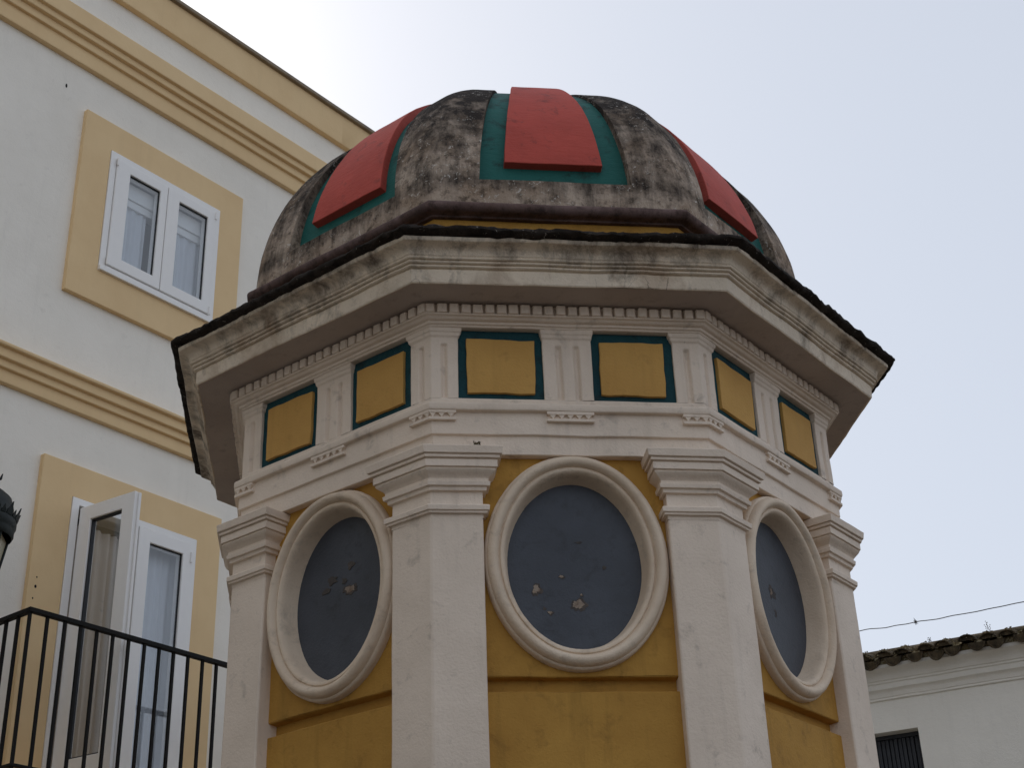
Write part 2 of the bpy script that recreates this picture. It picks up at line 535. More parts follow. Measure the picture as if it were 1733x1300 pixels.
for i in range(8):
    w = MB()
    hs_, zt, zb = 0.262, 0.205, -0.412
    angs = sorted(set([2 * math.pi * k / NE for k in range(NE)] + [math.atan2(zt - OZ, hs_) % (2 * math.pi), math.atan2(zt - OZ, -hs_) % (2 * math.pi),
                                                                   math.atan2(zb - OZ, -hs_) % (2 * math.pi), math.atan2(zb - OZ, hs_) % (2 * math.pi)]))
    rows = [[], [], [], []]
    for a in angs:
        ca, sa = math.cos(a), math.sin(a)
        e = 1 / math.sqrt((ca / (OA + 0.02)) ** 2 + (sa / (OB + 0.02)) ** 2)
        r = min(hs_ / abs(ca) if abs(ca) > 1e-9 else 9, (zt - OZ if sa > 0 else OZ - zb) / abs(sa) if abs(sa) > 1e-9 else 9)
        for k, f in enumerate((0, 0.33, 0.67, 1)):
            q = e + (r - e) * f
            rows[k].append(FP(i, ca * q, DW, OZ + sa * q))
    w.grid(rows, closed_u=True)
    w.jitter(0.0022, 3.0)
    # bottom edge of the upper field turns back into the groove, the lower field starts under it
    nn = 14
    def line(d, z, wob=0.0):
        return [FP(i, -0.262 + 0.524 * k / nn, d, z + wob * noise.noise(Vector((i * 5.3 + k * 0.7, 1.7, 2.2)))) for k in range(nn + 1)]
    w.grid([line(DW, -0.412), line(DW - 0.002, -0.4145, 0.002), line(DW - 0.030, -0.4165), line(DW - 0.030, -0.449), line(DW - 0.003, -0.4515, 0.003), line(DW + 0.001, -0.455),
            line(DW + 0.001, -0.7), line(DW + 0.001, -1.2), line(DW + 0.001, -2.20)])
    wp = w.build('wall_panel', 'ochre', kiosk, smooth=40)
    panels.append(wp)
    r_ = MB()
    rows = []
    for k in range(NE):
        a = 2 * math.pi * k / NE
        wb = 1 + 0.010 * noise.noise(Vector((math.cos(a) * 1.4, math.sin(a) * 1.4, i * 3.1)))
        rows.append([FP(i, (OA + q) * math.cos(a) * wb, DW + dd, OZ + (OB + q) * math.sin(a) * wb) for q, dd in ring_prof])
    r_.grid(rows, closed_v=True)
    r_.jitter(0.0022, 5.0).build('oval_frame', 'frame', wp, smooth=50)
    p_ = MB()
    rows = []
    for f in (0.02, 0.25, 0.5, 0.75, 1.0):
        rows.append([FP(i, (OA + 0.004) * f * math.cos(2 * math.pi * k / NE), DW - 0.0285, OZ + (OB + 0.004) * f * math.sin(2 * math.pi * k / NE)) for k in range(NE)])
    p_.grid(rows, closed_u=True)
    p_.f.append(tuple(range(NE)))
    p_.jitter(0.002, 2.5).build('oval_panel', 'blue', wp, smooth=40)
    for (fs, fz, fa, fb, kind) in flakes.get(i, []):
        q = MB()
        rnd = random.Random(int(1000 * fs + 77 * fz * 100 + i))
        k0 = rnd.random() * 50
        nf = 34
        outl = []
        for k in range(nf):
            a = 2 * math.pi * k / nf
            rr = 0.85 + 0.55 * noise.noise(Vector((math.cos(a) * 1.1 + k0, math.sin(a) * 1.1, k0))) + 0.35 * noise.noise(Vector((math.cos(a) * 3.3 + k0, math.sin(a) * 3.3, k0)))
            rr = max(0.4, rr)
            outl.append((fs + fa * rr * math.cos(a), fz + fb * rr * math.sin(a)))
        for (grow, lift, mt) in ([(1.0, 0.0010, 'flake_dark_and_shadow')] if kind else [(1.22, 0.0007, 'flake_dark_and_shadow'), (0.82, 0.0013, 'flake')]):  # light chips get a wider, offset dark copy beneath: a painted shadow edge
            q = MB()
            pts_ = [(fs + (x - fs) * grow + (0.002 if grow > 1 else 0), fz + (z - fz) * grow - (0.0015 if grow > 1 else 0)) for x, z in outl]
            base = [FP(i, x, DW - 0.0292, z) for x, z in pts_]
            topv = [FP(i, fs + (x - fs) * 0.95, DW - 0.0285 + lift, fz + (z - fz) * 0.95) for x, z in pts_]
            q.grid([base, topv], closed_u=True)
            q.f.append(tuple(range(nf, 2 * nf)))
            q.build('peel_and_edge_shadow', mt, wp, smooth=0)


# pilasters at the eight corners
def pil_path(j, o, z, nseg=4):
    s_in = SH - o
    d = C8 + o
    R = d / C8
    h = R * math.sin(math.pi / 8)
    pts = [FP(j, s_in, DW - 0.036, z)]
    pts += [FP(j, s_in + (h - s_in) * k / nseg, d, z) for k in range(nseg)]
    pts.append(corner_pt(j, R, z))
    pts += [FP(j + 1, -h + (h - s_in) * k / nseg, d, z) for k in range(1, nseg + 1)]
    pts.append(FP(j + 1, -s_in, DW - 0.036, z))
    return pts


cap_prof = [(0.0, 0.0), (0.0, 0.010), (0.009, 0.0105), (0.0095, 0.0165), (0.0145, 0.0175), (0.0155, 0.030), (0.012, 0.0335), (0.0, 0.035), (-0.001, 0.040), (-0.001, 0.073),
            (0.0085, 0.0738), (0.0095, 0.0840), (0.0170, 0.0850), (0.0190, 0.0965), (0.0135, 0.0985), (0.0140, 0.106), (0.0175, 0.111), (0.0235, 0.116), (0.0300, 0.121), (0.0335, 0.1265),
            (0.0300, 0.1290), (0.0300, 0.1305), (0.0368, 0.1312), (0.0368, 0.1510), (0.0335, 0.1520), (0.0335, 0.1540), (0.0425, 0.1546), (0.0432, 0.1620), (0.0405, 0.1632), (0.0490, 0.1645),
            (0.0510, 0.1760), (0.0525, 0.1840), (0.050, 0.1865), (-0.03, 0.190)]
for j in range(8):
    m = MB()
    zs = [-2.2 + 2.2 * k / 44 for k in range(45)]
    m.grid([pil_path(j, 0.0, z) for z in zs])
    m.jitter(0.0030, 2.6)
    sh = m.build('pilaster', 'white', kiosk, 0.007)
    m = MB()
    m.grid([pil_path(j, o, z, 7) for o, z in cap_prof])
    m.jitter(0.0026, 4.0)
    m.build('capital', 'white', sh, 0.0018, smooth=28)

# architrave with two fasciae and the fillet above it
arch = oct_sweep([(0.93, 0.189), (0.985, 0.189), (0.985, 0.2435), (0.9945, 0.2445), (0.9945, 0.3105), (1.009, 0.3115), (1.0115, 0.318), (1.0105, 0.331), (1.004, 0.336), (0.9885, 0.338), (0.9880, 0.3545), (0.984, 0.358), (0.93, 0.360)], 14)
arch.jitter(0.0032, 4.0).build('architrave', 'white', kiosk, 0.003, smooth=28)

# frieze: white core, teal recessed plates with raised ochre panels, little pilasters
fr = oct_sweep([(0.975, 0.345), (0.975, 0.60)], 4)
frieze = fr.build('frieze', 'white', kiosk)


def rounded_rect(s0, s1, z0, z1, r_top, n=5):
    pts = [(s0, z0), (s1, z0)]
    for k in range(n + 1):
        a = math.pi / 2 * k / n
        pts.append((s1 - r_top + r_top * math.cos(a), z1 - r_top + r_top * math.sin(a)))
    for k in range(n + 1):
        a = math.pi / 2 * (1 + k / n)
        pts.append((s0 + r_top + r_top * math.cos(a), z1 - r_top + r_top * math.sin(a)))
    return pts


def wobble_plate(m, i, pts, d0, d1, amp, seed):
    """closed plate from an outline, its edge cut a little unevenly"""
    fine = []
    for k in range(len(pts)):
        a, b_ = pts[k], pts[(k + 1) % len(pts)]
        nsub = max(1, int(math.hypot(b_[0] - a[0], b_[1] - a[1]) / 0.02))
        fine += [(a[0] + (b_[0] - a[0]) * q / nsub, a[1] + (b_[1] - a[1]) * q / nsub) for q in range(nsub)]
    fine = [(x + amp * noise.noise(Vector((x * 25, z * 25, seed))), z + amp * noise.noise(Vector((x * 25, z * 25, seed + 9)))) for x, z in fine]
    k0 = len(m.v)
    m.grid([[FP(i, x, d0, z) for x, z in fine], [FP(i, x, d1, z) for x, z in fine]], closed_u=True)
    m.f.append(tuple(range(k0 + len(fine), k0 + 2 * len(fine))))


for i in range(8):
    for sgn in (-1, 1):
        s0, s1 = (-0.303, -0.067) if sgn < 0 else (0.071, 0.303)
        m = MB()
        wobble_plate(m, i, rounded_rect(s0 - 0.002, s1 + 0.002, 0.352, 0.5775, 0.024), 0.975 * C8 - 0.002, 0.975 * C8 + 0.0022, 0.003, i * 3 + sgn)
        tp = m.build('recess_plate', 'teal_frieze', frieze, smooth=0)
        m = MB()
        js = [random.uniform(-0.003, 0.003) for _ in range(8)]
        if sgn < 0:
            q = [(-0.277 + js[0], 0.376 + js[1]), (-0.092 + js[2], 0.376 + js[3]), (-0.089 + js[4], 0.541 + js[5]), (-0.278 + js[6], 0.543 + js[7])]
        else:
            q = [(0.095 + js[0], 0.376 + js[1]), (0.276 + js[2], 0.375 + js[3]), (0.277 + js[4], 0.541 + js[5]), (0.096 + js[6], 0.542 + js[7])]
        wobble_plate(m, i, q, 0.975 * C8, 0.975 * C8 + 0.0125, 0.003, i * 5 + sgn + 40)
        m.build('raised_panel', 'ochre_panel', frieze, 0.0022, smooth=0)


def groove_line(s_list, width, depth):
    """front outline (s, depth) with V grooves at the given positions"""
    out = []
    for s in s_list:
        out += [(s - width, 0), (s - width * 0.3, -depth), (s + width * 0.3, -depth), (s + width, 0)]
    return out


FT = 0.988 * C8
for i in range(8):
    # middle pilaster of the face
    m = MB()
    prof = [(-0.067, -0.03), (-0.067, 0)] + groove_line([-0.022, 0.028], 0.010, 0.010) + [(0.071, 0), (0.071, -0.03)]
    flat = [(s, -0.03 if dd < -0.02 else 0) for s, dd in prof]
    rows = []
    for z in [0.356 + 0.164 * k / 10 for k in range(11)]:
        rows.append([FP(i, s, FT + dd, z) for s, dd in prof])
    rows += [[FP(i, s, FT + dd, z) for s, dd in flat] for z in (0.528, 0.545)]
    rows += [[FP(i, s * (1.0 + o * 9), FT + (dd + o if dd > -0.02 else dd), z) for s, dd in flat] for o, z in ((0.002, 0.547), (0.0045, 0.550), (0.006, 0.558), (0.009, 0.5615), (0.011, 0.572), (0.004, 0.574))]
    m.grid(rows)
    m.jitter(0.0022, 6.0).build('frieze_pilaster', 'white', kiosk, 0.003, smooth=25)
    # pilaster folded round the corner between face i and i+1
    m = MB()
    def cpath(o, z, gd):
        d = FT + o
        R = d / C8
        h = R * math.sin(math.pi / 8)
        s_in = 0.303 - o
        gs = groove_line([h - 0.036], 0.010, gd)
        L = [(s_in, FT - 0.03), (s_in, d)] + [(s, d + q) for s, q in gs]
        pts = [FP(i, s, q, z) for s, q in L] + [corner_pt(i, R, z)]
        pts += [FP(i + 1, -s, q, z) for s, q in L[::-1]]
        return pts
    rows = [cpath(0, 0.356 + 0.164 * k / 10, 0.010) for k in range(11)] + [cpath(o, z, 0.0) for o, z in ((0, 0.528), (0, 0.545), (0.002, 0.547), (0.0045, 0.550), (0.006, 0.558), (0.009, 0.5615), (0.011, 0.572), (0.004, 0.574))]
    m.grid(rows)
    m.jitter(0.0022, 6.0).build('frieze_pilaster', 'white', kiosk, 0.003, smooth=25)
    # little toothed brackets under the fillet: one mid-face, one round each corner
    AD = 0.993 * C8
    m = MB()
    def bar(s0, s1, z0, z1, d0, d1, fi=i):
        m.box(lambda a, b_, c: FP(fi, a, b_, c), s0, s1, d0, d1, z0, z1)
    def tooth(s, wd, z0, z1, dd, fi=i):
        m.add([FP(fi, s - wd, AD - 0.002, z1), FP(fi, s + wd, AD - 0.002, z1), FP(fi, s, AD - 0.002, z0), FP(fi, s - wd, AD + dd, z1), FP(fi, s + wd, AD + dd, z1), FP(fi, s, AD + dd * 0.8, z0)],
              [(3, 4, 5), (0, 3, 5, 2), (4, 1, 2, 5), (0, 1, 4, 3)])
    bar(-0.066, 0.064, 0.303, 0.3125, AD - 0.004, AD + 0.013)
    bar(-0.066, 0.064, 0.282, 0.2905, AD - 0.004, AD + 0.013)
    bar(-0.062, 0.060, 0.288, 0.305, AD - 0.004, AD + 0.004)
    for k in range(5):
        tooth(-0.050 + 0.0245 * k, 0.0105, 0.2895, 0.3045, 0.012)
    m.jitter(0.003, 9.0).build('bracket', 'white', kiosk, 0.002, smooth=0)
    m = MB()
    def cbar(z0, z1, o):
        d1 = AD + o
        rows_ = []
        for z in (z0, z1):
            h = d1 * math.tan(math.pi / 8)
            hb = (AD - 0.004) * math.tan(math.pi / 8)
            rows_.append([FP(i, 0.312, AD - 0.004, z), FP(i, 0.312, d1, z), FP(i, h, d1, z), FP(i + 1, -0.312, d1, z), FP(i + 1, -0.312, AD - 0.004, z), FP(i, hb, AD - 0.004, z)])
        k0 = len(m.v)
        m.grid(rows_, closed_u=True)
        m.f += [(k0, k0 + 1, k0 + 2, k0 + 5), (k0 + 2, k0 + 3, k0 + 4, k0 + 5), (k0 + 6, k0 + 7, k0 + 8, k0 + 11), (k0 + 8, k0 + 9, k0 + 10, k0 + 11)]
    cbar(0.303, 0.3125, 0.013)
    cbar(0.282, 0.2905, 0.013)
    cbar(0.288, 0.305, 0.004)
    for k in range(3):
        tooth(0.326 + 0.0245 * k, 0.0105, 0.2895, 0.3045, 0.012)
        tooth(-0.326 - 0.0245 * k, 0.0105, 0.2895, 0.3045, 0.012, i + 1)
    m.jitter(0.003, 9.0).build('bracket', 'white', kiosk, 0.002, smooth=0)

# bed mouldings and the dentil course
bed = oct_sweep([(0.93, 0.5735), (1.000, 0.5735), (1.002, 0.579), (1.0085, 0.580), (1.0095, 0.5865), (1.017, 0.5875), (1.022, 0.590), (1.026, 0.5945), (1.0345, 0.596), (1.0355, 0.6005), (1.021, 0.6015), (1.021, 0.634), (0.93, 0.634)], 14)
course = bed.jitter(0.0025, 4.0).build('dentil_course', 'white', kiosk, 0.003, smooth=28)
ND = 24
dme = None
hD = 1.041 * math.sin(math.pi / 8)
for i in range(8):
    pitch = 2 * hD / ND
    for k in range(ND):
        s = -hD + pitch * (k + 0.5)
        if dme is None:
            m = MB()
            wd = pitch * S * 0.395
            for (x0, x1) in [(-wd, wd)]:
                prof = [(0.0, 0.0), (0.0255, 0.0), (0.028, 0.003), (0.028, 0.040), (0.0, 0.044)]
                rows = [[(x, -y, z) for y, z in prof] for x in (x0, x0 + 0.004, x1 - 0.004, x1)]
                rows[0] = [(x, y * 0.82, z) for x, y, z in rows[0]]
                rows[3] = [(x, y * 0.82, z) for x, y, z in rows[3]]
                m.grid(rows)
                m.f += [tuple(range(5)), tuple(range(15, 20))]
            o = m.build('dentil', 'white', course, smooth=0)
            dme = o.data
        else:
            o = bpy.data.objects.new('dentil', dme)
            col.objects.link(o)
            o.parent = course
        o.location = FP(i, s, 1.0205 * C8, 0.6005)
        o.rotation_euler = (0, random.uniform(-0.03, 0.03), i * math.pi / 4 + random.uniform(-0.02, 0.02))
        o.scale = (random.uniform(0.93, 1.06), random.uniform(0.92, 1.08), random.uniform(0.95, 1.03))

# cornice: soffit, corona and crown mouldings
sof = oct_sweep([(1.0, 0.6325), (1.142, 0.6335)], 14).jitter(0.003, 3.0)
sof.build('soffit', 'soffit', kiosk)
cor = oct_sweep([(1.139, 0.640), (1.139, 0.6335), (1.144, 0.632), (1.147, 0.636), (1.150, 0.672), (1.1475, 0.6745), (1.1475, 0.6765), (1.156, 0.6775), (1.1595, 0.680), (1.159, 0.6835), (1.1545, 0.685), (1.1555, 0.6865), (1.1635, 0.6875), (1.1665, 0.690), (1.166, 0.693), (1.162, 0.6945), (1.163, 0.6955), (1.170, 0.6965), (1.173, 0.699), (1.1725, 0.7015), (1.169, 0.703),
                 (1.1705, 0.7055), (1.1735, 0.708), (1.176, 0.7175), (1.182, 0.7245), (1.191, 0.7285), (1.202, 0.7305), (1.210, 0.7315), (1.213, 0.735), (1.213, 0.7435), (1.19, 0.746), (1.0, 0.75)], 26)
cor.jitter(0.0048, 3.4).build('cornice', 'cornice', kiosk, 0.002, smooth=28)
lipm = oct_sweep([(1.19, 0.744), (1.212, 0.7435), (1.232, 0.748), (1.2375, 0.7535), (1.236, 0.762), (1.226, 0.768), (1.18, 0.778), (1.10, 0.795), (0.94, 0.835)], 100)
for v in lipm.v:
    k = noise.noise(v * 9) * 0.009 + noise.noise(v * 34) * 0.010
    v.z += k
    v += noise.noise_vector(v * 12) * 0.004
lipm.build('roof_slab', 'lip', kiosk, smooth=50)
oct_sweep([(0.953, 0.80), (0.953, 0.985)], 10).jitter(0.003, 3).build('drum', 'ochre', kiosk)
tor = [(0.94, 0.961), (0.968, 0.9615), (0.971, 0.966), (0.979, 0.968)]
for k in range(9):
    a = -math.pi / 2 + math.pi * k / 8
    tor.append((0.986 + 0.020 * math.cos(a), 0.986 + 0.0175 * math.sin(a)))
tor += [(0.93, 1.004)]
oct_sweep(tor, 22).jitter(0.0045, 3.6).build('torus_moulding', 'torus', kiosk, smooth=40)

# dome shell: rounded ribs at the corners, a window in every face for the recessed panel
RS, HD, ZD = 0.980, 0.862, 1.035
RHO = 0.15


def dome_pt(i, fr_, t, off=0.0):
    """fr_ in -1..1 across the face (fraction of the sharp half width)"""
    ct, st = math.cos(t), math.sin(t)
    h = RS * math.sin(math.pi / 8) * ct
    d = RS * C8 * ct
    z = ZD + HD * st
    rho = RHO * ct
    tang = rho * math.tan(math.pi / 8)
    s = fr_ * h
    flat = h - tang
    if abs(s) > flat:                       # on the rounded rib
        q = min(1.0, (abs(s) - flat) / tang)
        a = q * math.pi / 8
        sg = 1 if s > 0 else -1
        s = sg * (flat + rho * math.sin(a))
        d = d - rho * (1 - math.cos(a))
        nl = Vector((math.sin(a) * sg, math.cos(a), 0))
    else:
        nl = Vector((0, 1, 0))
    # meridian normal
    mr, mz = HD * ct, RS * C8 * st
    L = math.hypot(mr, mz)
    mr, mz = mr / L, mz / L
    return FP(i, s + nl.x * off * mr, d + nl.y * off * mr, z + off * mz)


def fg(t):
    return 0.618 - 0.060 * min(1, t / rad(45))


def og(t):
    return -0.045 + 0.034 * min(1.2, t / rad(45))


def orr(t):
    return -0.017 + 0.030 * min(1.2, t / rad(45))


def frd(t):
    return 0.425 - 0.085 * min(1.2, t / rad(45))


T1, T2 = rad(4.0), rad(66)
ts_low = [T1 * k / 3 for k in range(3)]
ts_mid = [T1 + (T2 - T1) * k / 30 for k in range(31)]
ts_top = [T2 + (rad(89.5) - T2) * k / 8 for k in range(1, 9)]
sh = MB()


def shell_cols(t):
    f = fg(t)
    return [-1.0, -0.93, -0.86, -0.79, -0.72, -0.66, -f, -f * 0.67, -f * 0.33, 0, f * 0.33, f * 0.67, f, 0.66, 0.72, 0.79, 0.86, 0.93]


for i in range(8):
    rows = [[FP(i, 0, 0, 0)] * 19]
    rows = []
    base = [dome_pt(i, c, 0) - Vector((0, 0, 0.075)) for c in shell_cols(0) + [1.0]]
    rows.append(base)
    allt = ts_low + ts_mid + ts_top
    for t in allt:
        rows.append([dome_pt(i, c, t) for c in shell_cols(t) + [1.0]])
    k0 = len(sh.v)
    W = 19
    for r in rows:
        sh.v += r
    r1, r2 = 1 + len(ts_low), 1 + len(ts_low) + len(ts_mid) - 1
    for a in range(len(rows) - 1):
        for b_ in range(W - 1):
            if r1 <= a < r2 and 6 <= b_ < 12:
                continue
            sh.f.append((k0 + a * W + b_, k0 + a * W + b_ + 1, k0 + (a + 1) * W + b_ + 1, k0 + (a + 1) * W + b_))
    # sides of the recess
    loop_t = [(-1, t) for t in ts_mid] + [(q, ts_mid[-1]) for q in (-0.67, -0.33, 0, 0.33, 0.67)] + [(1, t) for t in ts_mid[::-1]] + [(q, ts_mid[0]) for q in (0.67, 0.33, 0, -0.33, -0.67)]
    sh.grid([[dome_pt(i, q * fg(t), t, 0) for q, t in loop_t], [dome_pt(i, q * fg(t), t, -0.055) for q, t in loop_t]], closed_u=True)
sh.jitter(0.006, 2.6)
dome = sh.build('dome', 'concrete', kiosk, smooth=35)
for i in range(8):
    m = MB()
    tt = [T1 - 0.01 + (T2 - T1 + 0.02) * k / 30 for k in range(31)]
    m.grid([[dome_pt(i, q * (fg(t) + 0.015), t, og(t)) for q in [x / 6 - 1 for x in range(13)]] for t in tt])
    m.jitter(0.003, 3.0)
    gp = m.build('recess_plate', 'teal', dome, smooth=40)
    m = MB()
    ta = rad(9.8)
    tt = [ta + (T2 - rad(3) - ta) * k / 30 for k in range(31)]
    qs = [x / 6 - 1 for x in range(13)]
    top = [[dome_pt(i, q * frd(t), t, orr(t)) for q in qs] for t in tt]
    k0 = len(m.v)
    m.grid(top)
    loop = [(-1, t) for t in tt] + [(q, tt[-1]) for q in qs[1:-1]] + [(1, t) for t in tt[::-1]] + [(q, tt[0]) for q in qs[1:-1][::-1]]
    m.grid([[dome_pt(i, q * frd(t), t, orr(t)) for q, t in loop], [dome_pt(i, q * frd(t), t, -0.052) for q, t in loop]], closed_u=True)
    m.jitter(0.004, 3.2)
    m.build('raised_panel', 'red', dome, 0.003, smooth=40)

# ------------------------------------------------------------------ apartment building on the left
AZL = rad(44.9)
LD = Vector((math.sin(AZL), math.cos(AZL), 0))
LN = Vector((math.cos(AZL), -math.sin(AZL), 0))
DL = 4.65


def LB(u, o, z):
    p = LD * u + LN * (o - DL)
    p.z = z
    return p


bld = thing('apartment_building', 'white apartment building with ochre bands, window and balcony behind the kiosk', 'building')
U0, U1, ZT = -26.0, 8.6, 11.14
win = (0.486, 1.684, 8.10, 9.277)
door = (0.499, 1.687, 3.98, 6.115)
m = MB()
us = sorted([U0, U1, win[0], win[1], door[0], door[1]])
zs = sorted([0.0, ZT, win[2], win[3], door[2], door[3]])


def in_hole(u, z):
    return any(h[0] - 1e-6 < u < h[1] + 1e-6 and h[2] < z < h[3] for h in (win, door))


for a in range(len(us) - 1):
    for b_ in range(len(zs) - 1):
        if us[a + 1] - us[a] < 1e-6 or in_hole((us[a] + us[a + 1]) / 2, (zs[b_] + zs[b_ + 1]) / 2):
            # a sliver beside the hole belongs to whichever opening is wider; keep it open
            continue
        m.add([LB(us[a], 0, zs[b_]), LB(us[a + 1], 0, zs[b_]), LB(us[a + 1], 0, zs[b_ + 1]), LB(us[a], 0, zs[b_ + 1])], [(0, 1, 2, 3)])
for h in (win, door):
    m.grid([[LB(h[0], o, h[2]), LB(h[1], o, h[2]), LB(h[1], o, h[3]), LB(h[0], o, h[3])] for o in (0, -0.28)], closed_u=True)
for (p, q) in (((U0, 0), (U0, -9)), ((U0, -9), (U1, -9)), ((U1, -9), (U1, 0))):
    m.add([LB(p[0], p[1], 0), LB(q[0], q[1], 0), LB(q[0], q[1], ZT), LB(p[0], p[1], ZT)], [(0, 1, 2, 3)])
m.add([LB(U0, 0, ZT), LB(U1, 0, ZT), LB(U1, -9, ZT), LB(U0, -9, ZT)], [(0, 1, 2, 3)])
m.build('wall', 'wall_white', bld, smooth=0)
m = MB()
m.box(LB, -24.0, -9.5, 0.003, 8.0, 0.0, ZT)          # unseen block, added to keep sky light off the kiosk's left faces
m.build('sky_blocking_mass', 'wall_white', bld, smooth=0)
for h in (win, door):                                  # rooms behind the openings
    m = MB()
    a0, a1, z0, z1 = h[0] - 1.2, h[1] + 1.2, min(h[2], h[3] - 2.2), h[3] + 0.35
    b0 = -0.285
    m.grid([[LB(a0, b0, z0), LB(a1, b0, z0), LB(a1, b0, z1), LB(a0, b0, z1)], [LB(a0, -3.6, z0), LB(a1, -3.6, z0), LB(a1, -3.6, z1), LB(a0, -3.6, z1)]], closed_u=True)
    m.f.append((4, 5, 6, 7))
    m.build('room_lining', 'room', bld, smooth=0)


def course(profile, name, mat):
    """profile of (offset from wall, z), swept along the facade"""
    mm = MB()
    nseg = 120
    mm.grid([[LB(U0 + (U1 + o - U0) * k / nseg, o, z) for k in range(nseg + 1)] for o, z in profile])
    mm.jitter(0.003, 1.7)
    return mm.build(name, mat, bld, 0.004, smooth=25)


course([(-0.01, 9.955), (0.045, 9.956), (0.05, 9.962), (0.05, 10.108), (0.075, 10.110), (0.08, 10.116), (0.08, 10.185), (0.112, 10.187), (0.117, 10.194), (0.117, 10.248), (0.145, 10.250), (0.150, 10.256), (0.150, 10.415), (0.145, 10.420), (-0.01, 10.46)], 'string_course', 'band')
course([(-0.01, 10.862), (0.05, 10.863), (0.055, 10.870), (0.055, 11.225), (-0.05, 11.225)], 'parapet_band', 'band')
course([(0.04, 11.222), (0.085, 11.222), (0.092, 11.228), (0.092, 11.262), (0.085, 11.268), (-0.30, 11.29)], 'coping', 'coping')
course([(-0.01, 6.795), (0.042, 6.796), (0.047, 6.801), (0.047, 6.895), (0.072, 6.897), (0.077, 6.902), (0.077, 6.955), (0.105, 6.957), (0.110, 6.963), (0.110, 7.030), (0.140, 7.035), (0.145, 7.045), (0.145, 7.062), (-0.01, 7.085)], 'string_course', 'band')


def rect_ring(mm, out, inn, o0, o1):
    """flat picture-frame plate: out/inn are (u0,u1,z0,z1)"""
    def loop(r, o):
        return [LB(r[0], o, r[2]), LB(r[1], o, r[2]), LB(r[1], o, r[3]), LB(r[0], o, r[3])]
    mm.grid([loop(out, o0), loop(out, o1), loop(inn, o1), loop(inn, o0)], closed_u=True)


m = MB()
rect_ring(m, (0.214, 1.940, 7.790, 9.545), (win[0] + 0.002, win[1] - 0.002, win[2] + 0.002, win[3] - 0.002), -0.005, 0.045)
m.build('window_surround', 'band', bld, 0.005, smooth=0)
m = MB()
rect_ring(m, (0.222, 1.928, 3.95, 6.370), (door[0] + 0.002, door[1] - 0.002, door[2] - 0.02, door[3] - 0.002), -0.005, 0.045)
m.build('door_surround', 'band', bld, 0.005, smooth=0)


def window_unit():
    wn = MB()
    rect_ring(wn, (win[0] + 0.004, win[1] - 0.004, win[2] + 0.004, win[3] - 0.004), (win[0] + 0.062, win[1] - 0.062, win[2] + 0.062, win[3] - 0.062), -0.03, 0.052)
    wn.box(LB, win[0] + 0.002, win[1] - 0.002, 0.0, 0.072, win[2] - 0.012, win[2] + 0.030)        # drip sill
    root = wn.build('window', 'upvc', bld, 0.004, smooth=0)
    mid = 1.090
    for (a0, a1, g0, g1) in ((win[0] + 0.066, mid - 0.004, 0.690, 1.012), (mid + 0.004, win[1] - 0.066, 1.218, 1.538)):
        s = MB()
        rect_ring(s, (a0, a1, win[2] + 0.066, win[3] - 0.066), (g0, g1, 8.268, 9.122), -0.02, 0.066)
        s.build('sash', 'upvc', root, 0.006, smooth=0)
        gk = MB()
        rect_ring(gk, (g0 - 0.004, g1 + 0.004, 8.264, 9.126), (g0 + 0.007, g1 - 0.007, 8.275, 9.115), 0.034, 0.050)
        gk.build('gasket', 'gasket', root, smooth=0)
        p = MB()
        p.box(LB, g0 - 0.002, g1 + 0.002, 0.038, 0.044, 8.266, 9.124)
        p.build('pane', 'glass', root, smooth=0)
    for (uu, zz) in ((win[0] + 0.064, 8.16), (win[0] + 0.064, 9.14), (win[1] - 0.064, 8.16), (win[1] - 0.064, 9.14)):
        h_ = MB()
        h_.tube([LB(uu, 0.070, zz), LB(uu, 0.070, zz + 0.075)], 0.009, 8)
        h_.build('hinge', 'upvc', root)
    bb = MB()
    for k, (zz, th) in enumerate(((9.04, 0.15), (8.93, 0.07))):
        bb.box(LB, win[0] + 0.07, win[1] - 0.07, -0.13 - 0.01 * k, -0.035 - 0.015 * k, zz - th / 2, zz + th / 2)
    bb.build('blind_box', 'upvc', root, 0.004, smooth=0)
    return root


window_unit()


def drape(name, mat, u0, u1, z0, z1, o, amp, waves, label, group=None, lean=0.0):
    mm = MB()
    n = int((u1 - u0) / 0.008)
    rows = []
    for j in range(9):
        z = z0 + (z1 - z0) * j / 8
        f = j / 8
        row = []
        for k in range(n + 1):
            u = u0 + (u1 - u0) * k / n
            ph = waves * 2 * math.pi * k / n
            row.append(LB(u + lean * (1 - f) ** 2, o + amp * (0.6 + 0.4 * (1 - f)) * math.sin(ph + 0.8 * math.sin(ph * 0.37 + j * 0.15)), z))
        rows.append(row)
    mm.grid(rows)
    ob = mm.build(name, mat, None, smooth=60)
    sd = ob.modifiers.new('thickness', 'SOLIDIFY')
    sd.thickness = 0.003
    return tag(ob, label, 'curtain', group)


drape('curtain', 'curtain', 0.60, 0.99, 8.12, 9.0, -0.075, 0.012, 5, 'white curtain hanging behind the left pane of the upper window')
drape('curtain', 'curtain', 1.12, 1.58, 8.12, 9.0, -0.075, 0.012, 5, 'white curtain hanging behind the right pane of the upper window')
drape('curtain', 'curtain_beige', 0.60, 1.08, 3.99, 5.98, -0.10, 0.030, 6, 'beige curtain just inside the open leaf of the balcony door')
drape('curtain', 'curtain', 1.30, 1.64, 3.99, 6.0, -0.085, 0.015, 5, 'pale curtain behind the closed leaf of the balcony door')


